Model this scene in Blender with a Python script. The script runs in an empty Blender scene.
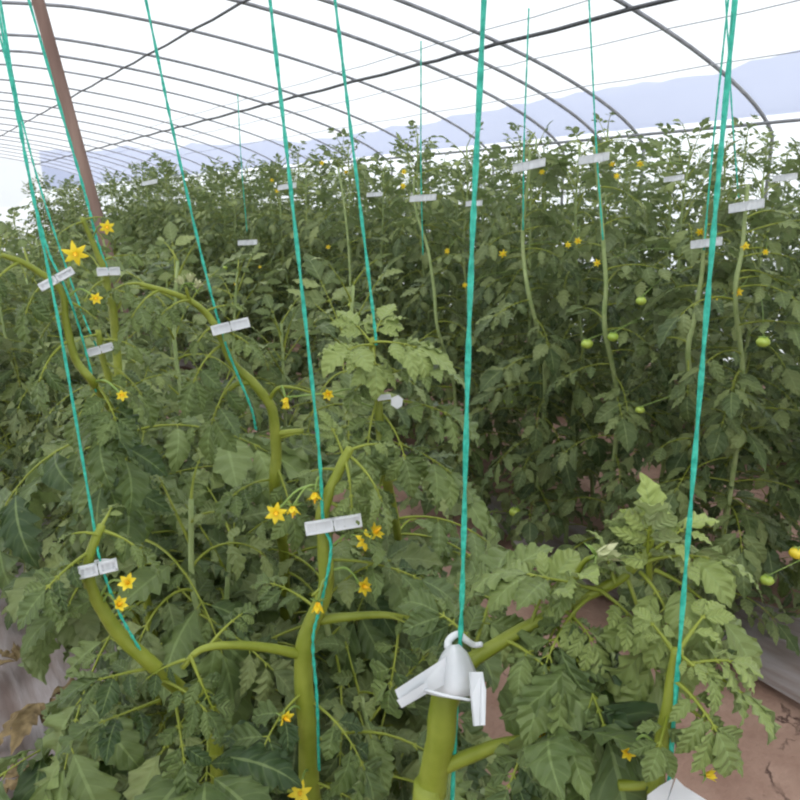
import bpy, math, random
import numpy as np
from mathutils import Matrix, Vector

SC = bpy.context.scene
COL = SC.collection
D2 = math.pi / 180
# ------------------------------------------------------------------ camera frame
FPX, PITCH, ROLL, YAW, EYE = 722.4, .274655, -.0202822, .6100638, 1.6
cp, sp = math.cos(PITCH), math.sin(PITCH)
FW = np.array([math.sin(YAW) * cp, math.cos(YAW) * cp, -sp])
R0 = np.array([math.cos(YAW), -math.sin(YAW), 0.])
U0 = np.cross(R0, FW)
RT = math.cos(ROLL) * R0 + math.sin(ROLL) * U0
UP = -math.sin(ROLL) * R0 + math.cos(ROLL) * U0
CAM = np.array([0., 0., EYE])


def ray(x, y):
    return FW + RT * (x - 400) / FPX - UP * (y - 400) / FPX


def at(x, y, d):
    """point seen at pixel x, y standing at horizontal distance d"""
    v = ray(x, y)
    return CAM + v * (d / math.hypot(v[0], v[1]))


def atx(x, y, X):
    """point seen at pixel x, y on the vertical plane of a plant row"""
    v = ray(x, y)
    return CAM + v * (X / v[0])


def nrm(v):
    return v / (np.linalg.norm(v) + 1e-12)


# ------------------------------------------------------------------ geometry collector
class Geo:
    def __init__(s):
        s.V, s.F, s.UV, s.Y, s.M, s.n = [], [], [], [], [], 0

    def add(s, V, F, UV=None, young=0., mat=0):
        V = np.asarray(V, float)
        F = np.asarray(F, int)
        s.V.append(V)
        s.F += (F + s.n).tolist()
        s.UV.append(UV if UV is not None else np.zeros((len(V), 2)))
        s.Y.append(np.full(len(V), young))
        s.M += [mat] * len(F)
        s.n += len(V)

    def merge(s, g):
        for V, UV, Y in zip(g.V, g.UV, g.Y):
            s.V.append(V); s.UV.append(UV); s.Y.append(Y)
        s.F += [[i + s.n for i in f] for f in g.F]
        s.M += g.M
        s.n += g.n

    def mesh(s, name, mats, smooth=True):
        V = np.concatenate(s.V)
        UV = np.concatenate(s.UV)
        Y = np.concatenate(s.Y)
        me = bpy.data.meshes.new(name)
        me.from_pydata(V.tolist(), [], s.F)
        for m in mats:
            me.materials.append(m)
        me.polygons.foreach_set('material_index', s.M)
        me.polygons.foreach_set('use_smooth', [smooth] * len(s.F))
        li = np.empty(len(me.loops), dtype=np.int32)
        me.loops.foreach_get('vertex_index', li)
        uv = me.uv_layers.new(name='UVMap')
        uv.data.foreach_set('uv', UV[li].astype(np.float32).ravel())
        a = me.attributes.new('young', 'FLOAT', 'POINT')
        a.data.foreach_set('value', Y.astype(np.float32))
        me.update()
        return me

    def build(s, name, mats, parent=None, origin=None, smooth=True):
        if not isinstance(mats, (list, tuple)):
            mats = [mats]
        if origin is not None:
            s.V = [v - np.asarray(origin) for v in s.V]
        ob = bpy.data.objects.new(name, s.mesh(name, mats, smooth))
        COL.objects.link(ob)
        if origin is not None:
            ob.location = origin
        if parent is not None:
            ob.parent = parent
        return ob


def smooth_path(P, per=6):
    P = [np.asarray(p, float) for p in P]
    if len(P) < 3:
        return np.array([P[0] + (P[-1] - P[0]) * t for t in np.linspace(0, 1, per + 1)])
    Q = [2 * P[0] - P[1]] + P + [2 * P[-1] - P[-2]]
    out = []
    for i in range(1, len(Q) - 2):
        for k in range(per):
            t = k / per
            a, b, c, d = Q[i - 1], Q[i], Q[i + 1], Q[i + 2]
            out.append(.5 * (2 * b + (c - a) * t + (2 * a - 5 * b + 4 * c - d) * t * t + (3 * b - a - 3 * c + d) * t ** 3))
    out.append(P[-1])
    return np.array(out)


def tube(g, P, r0, r1=None, sides=8, mat=0, young=0., cap=True, wob=0., rng=None):
    P = np.asarray(P, float)
    n = len(P)
    if np.isscalar(r0):
        R = np.linspace(r0, r0 if r1 is None else r1, n)
    else:
        R = np.asarray(r0)
    T = np.gradient(P, axis=0)
    T /= np.linalg.norm(T, axis=1)[:, None] + 1e-12
    a = np.array([0, 0, 1.]) if abs(T[0][2]) < .8 else np.array([1., 0, 0])
    N = nrm(np.cross(T[0], a))
    V, UV = [], []
    for i in range(n):
        N = nrm(N - T[i] * (N @ T[i]))
        B = np.cross(T[i], N)
        for k in range(sides):
            ph = 2 * math.pi * k / sides
            rr = R[i] * (1 + (wob * math.sin(3 * ph + i * .9) if wob else 0))
            V.append(P[i] + rr * (math.cos(ph) * N + math.sin(ph) * B))
            UV.append((.2, i / n))
    F = []
    for i in range(n - 1):
        for k in range(sides):
            k2 = (k + 1) % sides
            F.append([i * sides + k, i * sides + k2, (i + 1) * sides + k2, (i + 1) * sides + k])
    if cap:
        for i, s in ((0, -1), (n - 1, 1)):
            ci = len(V)
            V.append(P[i] + T[i] * s * R[i] * .4)
            UV.append((.2, 0))
            for k in range(0, sides, 2):
                q = [i * sides + k, i * sides + (k + 1) % sides, i * sides + (k + 2) % sides, ci]
                F.append(q if s > 0 else q[::-1])
    g.add(V, F, np.array(UV), young, mat)


def box(g, c, s, mat=0, rot=None):
    c = np.asarray(c, float)
    V = np.array([[x, y, z] for x in (-.5, .5) for y in (-.5, .5) for z in (-.5, .5)]) * np.asarray(s)
    if rot is not None:
        V = V @ np.asarray(rot).T
    F = [[0, 1, 3, 2], [4, 6, 7, 5], [0, 4, 5, 1], [2, 3, 7, 6], [0, 2, 6, 4], [1, 5, 7, 3]]
    g.add(V + c, F, mat=mat)


def tag(o, label, cat, group=None, kind=None):
    if label: o['label'] = label
    if cat: o['category'] = cat
    if group: o['group'] = group
    if kind: o['kind'] = kind
    return o


def empty(name, loc, rz=0):
    o = bpy.data.objects.new(name, None)
    COL.objects.link(o)
    o.location = tuple(float(c) for c in loc)
    o.rotation_euler = (0, 0, rz)
    o.empty_display_size = .05
    return o


# ------------------------------------------------------------------ materials
def newmat(name):
    m = bpy.data.materials.new(name)
    m.use_nodes = True
    nt = m.node_tree
    nt.nodes.clear()
    return m, nt, nt.nodes.new, nt.links.new


def mathn(N, L, op, a, b=None, clamp=False):
    n = N('ShaderNodeMath')
    n.operation = op
    n.use_clamp = clamp
    for i, v in enumerate((a, b)):
        if v is None: continue
        if isinstance(v, (int, float)): n.inputs[i].default_value = v
        else: L(v, n.inputs[i])
    return n.outputs[0]


def mixc(N, L, f, a, b, blend='MIX'):
    n = N('ShaderNodeMix')
    n.data_type = 'RGBA'
    n.blend_type = blend
    for i, v in ((0, f), (6, a), (7, b)):
        if isinstance(v, (int, float)): n.inputs[i].default_value = v
        elif isinstance(v, tuple): n.inputs[i].default_value = (*v, 1)
        else: L(v, n.inputs[i])
    return n.outputs[2]


def leaf_material(name, dark, light, young, under, vein, rough=.55):
    m, nt, N, L = newmat(name)
    out = N('ShaderNodeOutputMaterial')
    geo = N('ShaderNodeNewGeometry')
    oi = N('ShaderNodeObjectInfo')
    at_ = N('ShaderNodeAttribute'); at_.attribute_name = 'young'
    uv = N('ShaderNodeUVMap'); uv.uv_map = 'UVMap'
    sep = N('ShaderNodeSeparateXYZ'); L(uv.outputs[0], sep.inputs[0])
    tc = N('ShaderNodeTexCoord')
    nz = N('ShaderNodeTexNoise'); nz.inputs['Scale'].default_value = 26; nz.inputs['Detail'].default_value = 3
    L(tc.outputs['Object'], nz.inputs['Vector'])
    f = mathn(N, L, 'ADD', mathn(N, L, 'MULTIPLY', mathn(N, L, 'POWER', geo.outputs['Random Per Island'], 1.4), .95),
              mathn(N, L, 'MULTIPLY', mathn(N, L, 'SUBTRACT', nz.outputs[0], .5), .7), True)
    base = mixc(N, L, f, dark, light)
    base = mixc(N, L, mathn(N, L, 'MULTIPLY', at_.outputs['Fac'], .9, True), base, young)
    # veins
    ax = mathn(N, L, 'ABSOLUTE', mathn(N, L, 'SUBTRACT', sep.outputs[0], .5))
    mid = mathn(N, L, 'LESS_THAN', ax, .028)
    ph = mathn(N, L, 'FRACT', mathn(N, L, 'SUBTRACT', mathn(N, L, 'MULTIPLY', sep.outputs[1], 6.), mathn(N, L, 'MULTIPLY', ax, 1.6)))
    tri = mathn(N, L, 'ABSOLUTE', mathn(N, L, 'SUBTRACT', ph, .5))
    side = mathn(N, L, 'GREATER_THAN', tri, .445)
    v = mathn(N, L, 'MAXIMUM', mid, mathn(N, L, 'MULTIPLY', side, .30))
    base = mixc(N, L, mathn(N, L, 'MULTIPLY', v, .5), base, vein)
    col = mixc(N, L, mathn(N, L, 'MULTIPLY', geo.outputs['Backfacing'], .8), base, under)
    bump = N('ShaderNodeBump'); bump.inputs['Strength'].default_value = .55; bump.inputs['Distance'].default_value = .004
    h = mathn(N, L, 'ADD', mathn(N, L, 'MULTIPLY', tri, -1.6), mathn(N, L, 'MULTIPLY', nz.outputs[0], 1.2))
    L(h, bump.inputs['Height'])
    p = N('ShaderNodeBsdfPrincipled')
    L(col, p.inputs['Base Color'])
    p.inputs['Roughness'].default_value = rough
    p.inputs['Specular IOR Level'].default_value = .35
    p.inputs['Sheen Weight'].default_value = .04
    p.inputs['Sheen Roughness'].default_value = .5
    L(bump.outputs[0], p.inputs['Normal'])
    t = N('ShaderNodeBsdfTranslucent')
    tcol = mixc(N, L, .45, col, (.22, .36, .05))
    L(tcol, t.inputs[0])
    mx = N('ShaderNodeMixShader'); mx.inputs[0].default_value = .22
    L(p.outputs[0], mx.inputs[1]); L(t.outputs[0], mx.inputs[2])
    L(mx.outputs[0], out.inputs[0])
    return m


def simple(name, c0, c1=None, rough=.5, scale=20, bump=0., spec=.4, trans=0., stretch=(1, 1, 1), coord='Object', detail=3):
    m, nt, N, L = newmat(name)
    out = N('ShaderNodeOutputMaterial')
    p = N('ShaderNodeBsdfPrincipled')
    p.inputs['Roughness'].default_value = rough
    p.inputs['Specular IOR Level'].default_value = spec
    tc = N('ShaderNodeTexCoord')
    mp = N('ShaderNodeMapping'); mp.inputs['Scale'].default_value = stretch
    L(tc.outputs[coord], mp.inputs[0])
    nz = N('ShaderNodeTexNoise'); nz.inputs['Scale'].default_value = scale; nz.inputs['Detail'].default_value = detail
    L(mp.outputs[0], nz.inputs['Vector'])
    rmp = N('ShaderNodeMapRange'); rmp.inputs[1].default_value = .3; rmp.inputs[2].default_value = .7
    L(nz.outputs[0], rmp.inputs[0])
    col = mixc(N, L, rmp.outputs[0], c0, c1 or c0)
    L(col, p.inputs['Base Color'])
    if bump:
        b = N('ShaderNodeBump'); b.inputs['Strength'].default_value = bump; b.inputs['Distance'].default_value = .01
        L(nz.outputs[0], b.inputs['Height']); L(b.outputs[0], p.inputs['Normal'])
    sh = p.outputs[0]
    if trans:
        t = N('ShaderNodeBsdfTranslucent'); L(col, t.inputs[0])
        mx = N('ShaderNodeMixShader'); mx.inputs[0].default_value = trans
        L(sh, mx.inputs[1]); L(t.outputs[0], mx.inputs[2]); sh = mx.outputs[0]
    L(sh, out.inputs[0])
    return m


M = {}
M['leaf'] = leaf_material('tomato_leaf', (.036, .062, .018), (.235, .275, .10), (.30, .38, .11), (.26, .31, .17), (.24, .30, .12))
M['leaf_near'] = leaf_material('tomato_leaf_fresh', (.030, .060, .018), (.165, .22, .065), (.42, .50, .15), (.28, .33, .16), (.25, .33, .12), .5)
M['stem'] = simple('tomato_stem', (.15, .185, .010), (.24, .275, .035), .5, 30, .15, .4)
M['stem_far'] = simple('tomato_stem_pale', (.20, .27, .09), (.31, .37, .16), .6, 30, .1)
M['petal'] = simple('yellow_petal', (.80, .58, .02), (.90, .74, .06), .5, 60, 0, .3, .25)
M['cone'] = simple('stamen_cone', (.80, .42, .01), (.85, .5, .02), .5, 60)
M['sepal'] = simple('sepal_green', (.16, .26, .05), (.25, .34, .09), .6, 40)
M['bud'] = simple('pale_bud', (.34, .38, .18), (.48, .48, .28), .6, 60)
M['fruit'] = simple('unripe_tomato', (.24, .36, .04), (.42, .50, .09), .25, 8, 0, .5)
M['fruit_y'] = simple('turning_tomato', (.62, .50, .02), (.75, .58, .04), .25, 8, 0, .5)
M['twine'] = simple('green_twine', (.01, .36, .26), (.06, .60, .44), .42, 160, .3, .5, .15)
M['clip'] = simple('frosted_clip_plastic', (.70, .72, .74), (.86, .87, .89), .3, 25, .1, .5, .35)
M['wood'] = simple('weathered_post', (.16, .10, .085), (.30, .205, .17), .8, 14, .4, .2, 0, (1, 1, .12))
M['steel'] = simple('galvanised_pipe', (.20, .20, .22), (.32, .32, .35), .5, 12)
M['cable'] = simple('dark_wire', (.05, .05, .055), (.10, .10, .11), .5, 30)
M['thinwire'] = simple('thin_wire', (.32, .33, .36), (.45, .46, .49), .5, 30)
M['dry'] = simple('withered_leaf', (.10, .07, .035), (.30, .22, .11), .8, 30, .3, .2, .1)
M['bwhite'] = simple('outside_ground', (.62, .62, .62), (.75, .74, .72), .9, .2, 0)
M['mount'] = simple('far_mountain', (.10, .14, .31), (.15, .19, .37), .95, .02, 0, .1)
M['tunnel'] = simple('white_tunnel_film', (.80, .84, .86), (.88, .90, .92), .5, .6, 0)


def soil_mat():
    m, nt, N, L = newmat('cracked_soil')
    out = N('ShaderNodeOutputMaterial'); p = N('ShaderNodeBsdfPrincipled')
    p.inputs['Roughness'].default_value = .9
    p.inputs['Specular IOR Level'].default_value = .2
    tc = N('ShaderNodeTexCoord')
    n1 = N('ShaderNodeTexNoise'); n1.inputs['Scale'].default_value = 3.2; n1.inputs['Detail'].default_value = 8; n1.inputs['Roughness'].default_value = .65
    n2 = N('ShaderNodeTexNoise'); n2.inputs['Scale'].default_value = 45; n2.inputs['Detail'].default_value = 5
    L(tc.outputs['Object'], n1.inputs['Vector']); L(tc.outputs['Object'], n2.inputs['Vector'])
    wv = N('ShaderNodeVectorMath'); wv.operation = 'MULTIPLY_ADD'
    L(n1.outputs['Color'], wv.inputs[0]); wv.inputs[1].default_value = (.35, .35, .35); L(tc.outputs['Object'], wv.inputs[2])
    vo = N('ShaderNodeTexVoronoi'); vo.feature = 'DISTANCE_TO_EDGE'; vo.inputs['Scale'].default_value = 3.6
    L(wv.outputs[0], vo.inputs['Vector'])
    cr = mathn(N, L, 'SUBTRACT', 1., mathn(N, L, 'DIVIDE', vo.outputs[0], .022), True)
    gate = N('ShaderNodeMapRange'); gate.inputs[1].default_value = .5; gate.inputs[2].default_value = .58
    L(n1.outputs[0], gate.inputs[0])
    cr = mathn(N, L, 'MULTIPLY', cr, gate.outputs[0])
    r1 = N('ShaderNodeMapRange'); r1.inputs[1].default_value = .35; r1.inputs[2].default_value = .65
    L(n1.outputs[0], r1.inputs[0])
    col = mixc(N, L, r1.outputs[0], (.20, .115, .085), (.36, .24, .185))
    col = mixc(N, L, mathn(N, L, 'MULTIPLY', n2.outputs[0], .6), col, (.24, .15, .115))
    col = mixc(N, L, cr, col, (.07, .035, .03))
    L(col, p.inputs['Base Color'])
    b = N('ShaderNodeBump'); b.inputs['Strength'].default_value = .6; b.inputs['Distance'].default_value = .03
    L(mathn(N, L, 'SUBTRACT', mathn(N, L, 'ADD', n1.outputs[0], mathn(N, L, 'MULTIPLY', n2.outputs[0], .3)), cr), b.inputs['Height'])
    L(b.outputs[0], p.inputs['Normal'])
    L(p.outputs[0], out.inputs[0])
    return m


def film_mat(name, tint, tr, transp, gloss=.06, wr=0.):
    """clear polythene: part of the light goes straight through, part is scattered"""
    m, nt, N, L = newmat(name)
    out = N('ShaderNodeOutputMaterial')
    t = N('ShaderNodeBsdfTransparent'); t.inputs[0].default_value = (*transp, 1)
    d = N('ShaderNodeBsdfTranslucent'); d.inputs[0].default_value = (*tint, 1)
    g = N('ShaderNodeBsdfGlossy'); g.inputs['Roughness'].default_value = .25
    mx = N('ShaderNodeMixShader'); mx.inputs[0].default_value = tr
    L(t.outputs[0], mx.inputs[1]); L(d.outputs[0], mx.inputs[2])
    m2 = N('ShaderNodeMixShader'); m2.inputs[0].default_value = gloss
    L(mx.outputs[0], m2.inputs[1]); L(g.outputs[0], m2.inputs[2])
    L(m2.outputs[0], out.inputs[0])
    return m


def mulch_mat():
    m, nt, N, L = newmat('dusty_mulch_film')
    out = N('ShaderNodeOutputMaterial'); p = N('ShaderNodeBsdfPrincipled')
    p.inputs['Roughness'].default_value = .38
    tc = N('ShaderNodeTexCoord')
    mp = N('ShaderNodeMapping'); mp.inputs['Scale'].default_value = (7, 1.3, 1)
    L(tc.outputs['Object'], mp.inputs[0])
    n1 = N('ShaderNodeTexNoise'); n1.inputs['Scale'].default_value = 2.5; n1.inputs['Detail'].default_value = 6
    L(mp.outputs[0], n1.inputs['Vector'])
    r = N('ShaderNodeMapRange'); r.inputs[1].default_value = .35; r.inputs[2].default_value = .65
    L(n1.outputs[0], r.inputs[0])
    L(mixc(N, L, r.outputs[0], (.22, .165, .15), (.36, .32, .32)), p.inputs['Base Color'])
    b = N('ShaderNodeBump'); b.inputs['Strength'].default_value = .8; b.inputs['Distance'].default_value = .02
    L(n1.outputs[0], b.inputs['Height']); L(b.outputs[0], p.inputs['Normal'])
    t = N('ShaderNodeBsdfTransparent')
    mx = N('ShaderNodeMixShader'); mx.inputs[0].default_value = .18
    L(p.outputs[0], mx.inputs[1]); L(t.outputs[0], mx.inputs[2]); L(mx.outputs[0], out.inputs[0])
    return m


M['soil'] = soil_mat()
M['film'] = film_mat('greenhouse_film', (.96, .98, 1.), .36, (.95, .965, .98))
M['mulch'] = mulch_mat()

# ------------------------------------------------------------------ leaflets and leaves
def leaflet_template(rng, N=15, Mx=6, W=.30):
    K = rng.choice([2.7, 3.6, 4.6] if N < 12 else [3.7, 4.6, 5.6])
    bend = rng.uniform(.2, 1.7)
    fold = rng.uniform(.05, .5)
    curl = rng.uniform(.05, .55)
    tw = rng.uniform(-.5, .5)
    tooth = rng.uniform(.30, .50) if N < 12 else rng.uniform(.24, .38)
    wav = rng.uniform(.03, .10)
    s = np.linspace(-1, 1, Mx + 1)
    V, UV = [], []
    y = z = 0
    dt = 1 / N
    for i in range(N + 1):
        t = i / N
        th = bend * t ** 1.2
        w = W * (math.sin(math.pi * min(1, max(0, t)) ** .72) ** .75 if 0 < t < 1 else .0)
        w = max(w * (1 - .45 * t ** 2), .010)
        ph = (t * K + .1) % 1
        tt = 1 - tooth + tooth * ph
        for sj in s:
            ww = w * (tt if abs(sj) > .99 else (1 + tt) / 2 if abs(sj) > .6 else 1)
            x = ww * sj
            sweep = .16 * abs(sj) ** 1.3 * (1 - t * .6) * (w / W)
            up = fold * abs(x) - curl * x * x / W + wav * math.sin(2 * math.pi * (t * K) + (1.6 if sj > 0 else 0)) * abs(sj) * (w / W)
            up += tw * x * t * .6
            V.append((x, y + sweep * math.cos(th) + up * math.sin(th), z - sweep * math.sin(th) + up * math.cos(th)))
            UV.append((sj * .5 + .5, t))
        y += math.cos(th) * dt
        z -= math.sin(th) * dt
    F = []
    m = Mx + 1
    for i in range(N):
        for j in range(Mx):
            F.append([i * m + j, i * m + j + 1, (i + 1) * m + j + 1, (i + 1) * m + j])
    return np.array(V), np.array(F), np.array(UV)


_r = random.Random(5)
T_HI = [leaflet_template(_r, 18, 6, _r.uniform(.25, .34)) for _ in range(14)]
T_MID = [leaflet_template(_r, 9, 4, _r.uniform(.25, .34)) for _ in range(12)]
ZUP = np.array([0, 0, 1.])


def add_leaflet(g, rng, T, base, d, n, L, young, wide=1.):
    V, F, UV = rng.choice(T)
    d = nrm(d)
    sx = nrm(np.cross(d, n))
    n = np.cross(sx, d)
    B = np.stack([sx * wide, d, n], 0) * L
    if rng.random() < .5:
        V = V * np.array([-1, 1, 1]); F = F[:, ::-1]
    g.add(V @ B + base, F, UV, young, 0)


def leaf(g, rng, base, d0, L, T, droop=1., young=0., r=.0028, lob=3, size=1., mat_stem=1, up=None):
    """one compound tomato leaf: drooping rachis with lobed leaflets in pairs and a terminal one"""
    n = 10
    d = nrm(np.asarray(d0, float))
    P = [np.asarray(base, float)]
    Ds, Ns = [], []
    side0 = np.cross(d, ZUP if up is None else up)
    if np.linalg.norm(side0) < .1: side0 = np.array([1., .2, 0])
    side = nrm(side0)
    tw = rng.uniform(-.5, .5)
    swerve = rng.uniform(-.35, .35)
    for i in range(n):
        Ds.append(d)
        nn = np.cross(side, d)
        c, s_ = math.cos(tw * i / n), math.sin(tw * i / n)
        Ns.append(nn * c + side * s_)
        P.append(P[-1] + d * L * .72 / n)
        d = nrm(d + np.array([0, 0, -1.]) * droop / n + side * swerve / n)
        side = nrm(side - d * (side @ d))
    P = np.array(P)
    tube(g, P, r, r * .35, 5, mat_stem, young * .5, cap=False)
    def pair(tt, ll, ang):
        i = min(n - 1, int(tt * n))
        for sg in (-1, 1):
            sd = nrm(np.cross(Ds[i], Ns[i])) * sg
            a = ang * rng.uniform(.8, 1.2)
            dd = nrm(Ds[i] * math.cos(a) + sd * math.sin(a) + np.array([0, 0, -1]) * rng.uniform(-.05, .55) * min(1, droop))
            nn = nrm(Ns[i] + np.array([rng.uniform(-.65, .65), rng.uniform(-.65, .65), rng.uniform(-.1, .2)]))
            b = P[i + 1]
            if ll > .06 * L:
                e = b + dd * ll * .12
                tube(g, np.array([b, e]), r * .5, r * .35, 4, mat_stem, young * .5, cap=False)
                b = e
            add_leaflet(g, rng, T, b, dd, nn, ll * rng.uniform(.85, 1.15), young, rng.uniform(.9, 1.2))
    ks = [(.34, .26, 1.15), (.60, .33, 1.0), (.84, .30, .8)] if lob == 3 else [(.45, .30, 1.1), (.80, .32, .85)]
    for tt, ll, an in ks:
        pair(tt, ll * L * size, an)
    if lob == 3:
        pair(.47, .09 * L * size, 1.2)
        pair(.72, .10 * L * size, 1.1)
    add_leaflet(g, rng, T, P[-1], Ds[-1], Ns[-1], .40 * L * size, young, 1.15)


def gen_stem(rng, H):
    P = [np.array([0, 0, -.02])]
    x = y = 0
    k = 9
    for i in range(1, k):
        x += rng.uniform(-.025, .025); y += rng.uniform(-.03, .03)
        P.append(np.array([x, y, H * i / (k - 1)]))
    return smooth_path(P, 4)


def gen_plant(seed, H=1.8, nleaf=30, T=T_MID, Lmax=.42, z0=.12, matl='leaf', bushy=False):
    rng = random.Random(seed)
    sp_ = gen_stem(rng, H)
    gs = Geo()
    tube(gs, sp_, .011, .004, 8, 0)
    gf = Geo()
    az = rng.uniform(0, 6.28)
    for i in range(nleaf):
        t = i / (nleaf - 1)
        z = H * (z0 + (1 - z0) * t ** .95)
        j = min(len(sp_) - 1, int(z / H * (len(sp_) - 1)))
        b = sp_[j]
        az += 2.4 + rng.uniform(-.3, .3)
        L = Lmax * ((.7 + .5 * rng.random()) if bushy else (.85 + .25 * rng.random())) * (1 if t < .8 else 1 - (t - .8) * 2.9)
        el = rng.uniform(-.1, .9) if t < .85 else rng.uniform(.6, 1.3)
        d = np.array([math.cos(az) * math.cos(el), math.sin(az) * math.cos(el), math.sin(el)])
        leaf(gf, rng, b, d, L, T, rng.uniform(.2, 2.4) if t < .85 else rng.uniform(.2, .9),
             young=max(0, (t - .72) * 1.3) * rng.uniform(.3, 1), lob=3 if L > .2 else 2, size=.80 if bushy else 1)
    return (gs.mesh('stem', [M['stem_far']]), gf.mesh('foliage', [M[matl], M['stem']]), sp_)


# ------------------------------------------------------------------ flowers, fruit
def flower_geo(g, rng, c, axis, s=.013, open_=1.):
    axis = nrm(np.asarray(axis, float))
    a = nrm(np.cross(axis, [.3, .9, .2])); b = np.cross(axis, a)
    k = 6
    for i in range(k):
        ph = 2 * math.pi * i / k + rng.uniform(-.1, .1)
        rd = a * math.cos(ph) + b * math.sin(ph)
        td = np.cross(axis, rd)
        V = []
        for t, w, h in ((0, .16, 0), (.35, .26, .10), (.7, .17, .02), (1.0, .02, -.25 * open_)):
            rr = s * (t * (.55 + .75 * open_) + .08)
            hh = s * (h + (1 - open_) * t * 1.2)
            for q in (-1, 0, 1):
                V.append(c + rd * rr + td * q * w * s * 1.25 + axis * (hh - .06 * s * abs(q)))
        F = [[r_ * 3 + q, r_ * 3 + q + 1, r_ * 3 + q + 4, r_ * 3 + q + 3] for r_ in range(3) for q in (0, 1)]
        g.add(np.array(V), F, mat=0)
    tube(g, np.array([c, c + axis * s * .5, c + axis * s * 1.1]), [s * .24, s * .2, s * .05], sides=6, mat=1)
    for i in range(5):
        ph = 2 * math.pi * i / 5
        rd = a * math.cos(ph) + b * math.sin(ph)
        tube(g, np.array([c - axis * s * .1, c + rd * s * .5 - axis * s * .25, c + rd * s * .95 - axis * s * .5]), [s * .1, s * .09, s * .02], sides=4, mat=2)


MF = None


def fruit_geo(g, rng, c, r, mat=0):
    V, F = [], []
    n, m = 8, 12
    for i in range(n + 1):
        th = math.pi * i / n
        for j in range(m):
            ph = 2 * math.pi * j / m
            rr = r * math.sin(th) * (1 + .03 * math.cos(5 * ph))
            V.append((rr * math.cos(ph), rr * math.sin(ph), r * .86 * math.cos(th) - .12 * r * math.exp(-(th / .35) ** 2)))
    for i in range(n):
        for j in range(m):
            F.append([i * m + j, (i + 1) * m + j, (i + 1) * m + (j + 1) % m, i * m + (j + 1) % m])
    g.add(np.array(V) + c, F, mat=mat)
    for k in range(5):
        ph = 2 * math.pi * k / 5
        e = np.array([math.cos(ph), math.sin(ph), 0])
        tube(g, np.array([c + ZUP * r * .78, c + e * r * .45 + ZUP * r * .86, c + e * r * .85 + ZUP * r * .75]), [r * .07, r * .08, r * .02], sides=4, mat=1)


# ------------------------------------------------------------------ setting
cX, aX, HZ, ZB, PN = 1.63752683, 4.69994, 3.1605, 2.0119, 1.50052


def profile(n=40, off=0.):
    t = np.linspace(0, math.pi / 2, n)
    x = cX + (aX + off) * np.sin(t) ** (2 / PN)
    z = ZB + (HZ + off - ZB) * np.cos(t) ** (2 / PN)
    x = np.concatenate([x, [cX + aX + off]]); z = np.concatenate([z, [-.05]])
    X = np.concatenate([(2 * cX - x)[::-1][:-1], x]); Z = np.concatenate([z[::-1][:-1], z])
    return X, Z


def prof_z(x, off=0.):
    u = min(1, abs(x - cX) / (aX + off))
    return ZB + (HZ + off - ZB) * (1 - u ** PN) ** (1 / PN)


Y0, Y1 = -2.6, 26.
# soil
g = Geo()
nx, ny = 70, 150
xs = np.linspace(cX - aX - .02, cX + aX + .02, nx); ys = np.linspace(Y0, Y1, ny)
XX, YY = np.meshgrid(xs, ys, indexing='ij')
ZZ = .012 * np.sin(XX * 7 + YY * 1.3) + .010 * np.sin(YY * 5.1 - XX * 2.2) - .02
V = np.stack([XX, YY, ZZ], -1).reshape(-1, 3)
F = [[i * ny + j, (i + 1) * ny + j, (i + 1) * ny + j + 1, i * ny + j + 1] for i in range(nx - 1) for j in range(ny - 1)]
g.add(V, F)
tag(g.build('floor', M['soil']), 'reddish brown cracked soil floor of the greenhouse', None, kind='structure')
# film skin
X, Z = profile(40, .03)
g = Geo()
ysf = np.linspace(Y0, Y1, 60)
V = [(x, y, z) for y in ysf for x, z in zip(X, Z)]
m_ = len(X)
F = [[j * m_ + i, j * m_ + i + 1, (j + 1) * m_ + i + 1, (j + 1) * m_ + i] for j in range(len(ysf) - 1) for i in range(m_ - 1)]
g.add(V, F)
tag(g.build('ceiling', M['film']), 'clear plastic film stretched over the hoops', None, kind='structure')
for nm, yy in (('wall_far', Y1), ('wall_near', Y0)):
    g = Geo()
    V = [(x, yy, z) for x, z in zip(X, Z)] + [(x, yy, -.05) for x in X]
    F = [[i, i + 1, m_ + i + 1, m_ + i] for i in range(m_ - 1)]
    g.add(V, F)
    tag(g.build(nm, M['film'], smooth=False), 'plastic film end of the tunnel', None, kind='structure')

# hoops
HY = [-1.6, -.4, .9, 2.2, 3.478, 4.772, 5.247, 5.817, 6.96, 8.283, 9.157]
rr_ = random.Random(3)
while HY[-1] < 25: HY.append(HY[-1] + rr_.choice([.9, 1.1, 1.2]))
Xh, Zh = profile(30)
names = {3.478: 'grey hoop pipe nearest on the right, its bend clear above the plants',
         4.772: 'grey hoop pipe second from the right, meeting the dark wire beside the thick green twine',
         5.247: 'grey hoop pipe third from the right, close behind the second one',
         5.817: 'grey hoop pipe fourth from the right, coming down behind the plants in the middle',
         6.96: 'grey hoop pipe fifth from the right, crossing the top of the brown post',
         8.283: 'grey hoop pipe sixth from the right, crossing the brown post just below its top',
         9.157: 'darker grey hoop pipe seventh from the right, low behind the brown post'}
for y in HY:
    if y < 2: continue
    g = Geo()
    r = .016 if y < 6 else .014 if y < 9.2 else .011
    tube(g, np.stack([Xh, np.full_like(Xh, y), Zh], -1), r, sides=8)
    for sgn in (-1, 1):
        pass
    o = g.build('greenhouse_hoop', M['steel'])
    if y in names: tag(o, names[y], 'hoop pipe', 'hoop pipes of the greenhouse roof')
    elif y > 9.2: tag(o, 'thin grey hoop pipe in the close set distance at the left', 'hoop pipe', 'far hoop pipes of the greenhouse roof')
    else: tag(o, 'grey hoop pipe overhead just outside the picture', 'hoop pipe', 'hoop pipes of the greenhouse roof')


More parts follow.
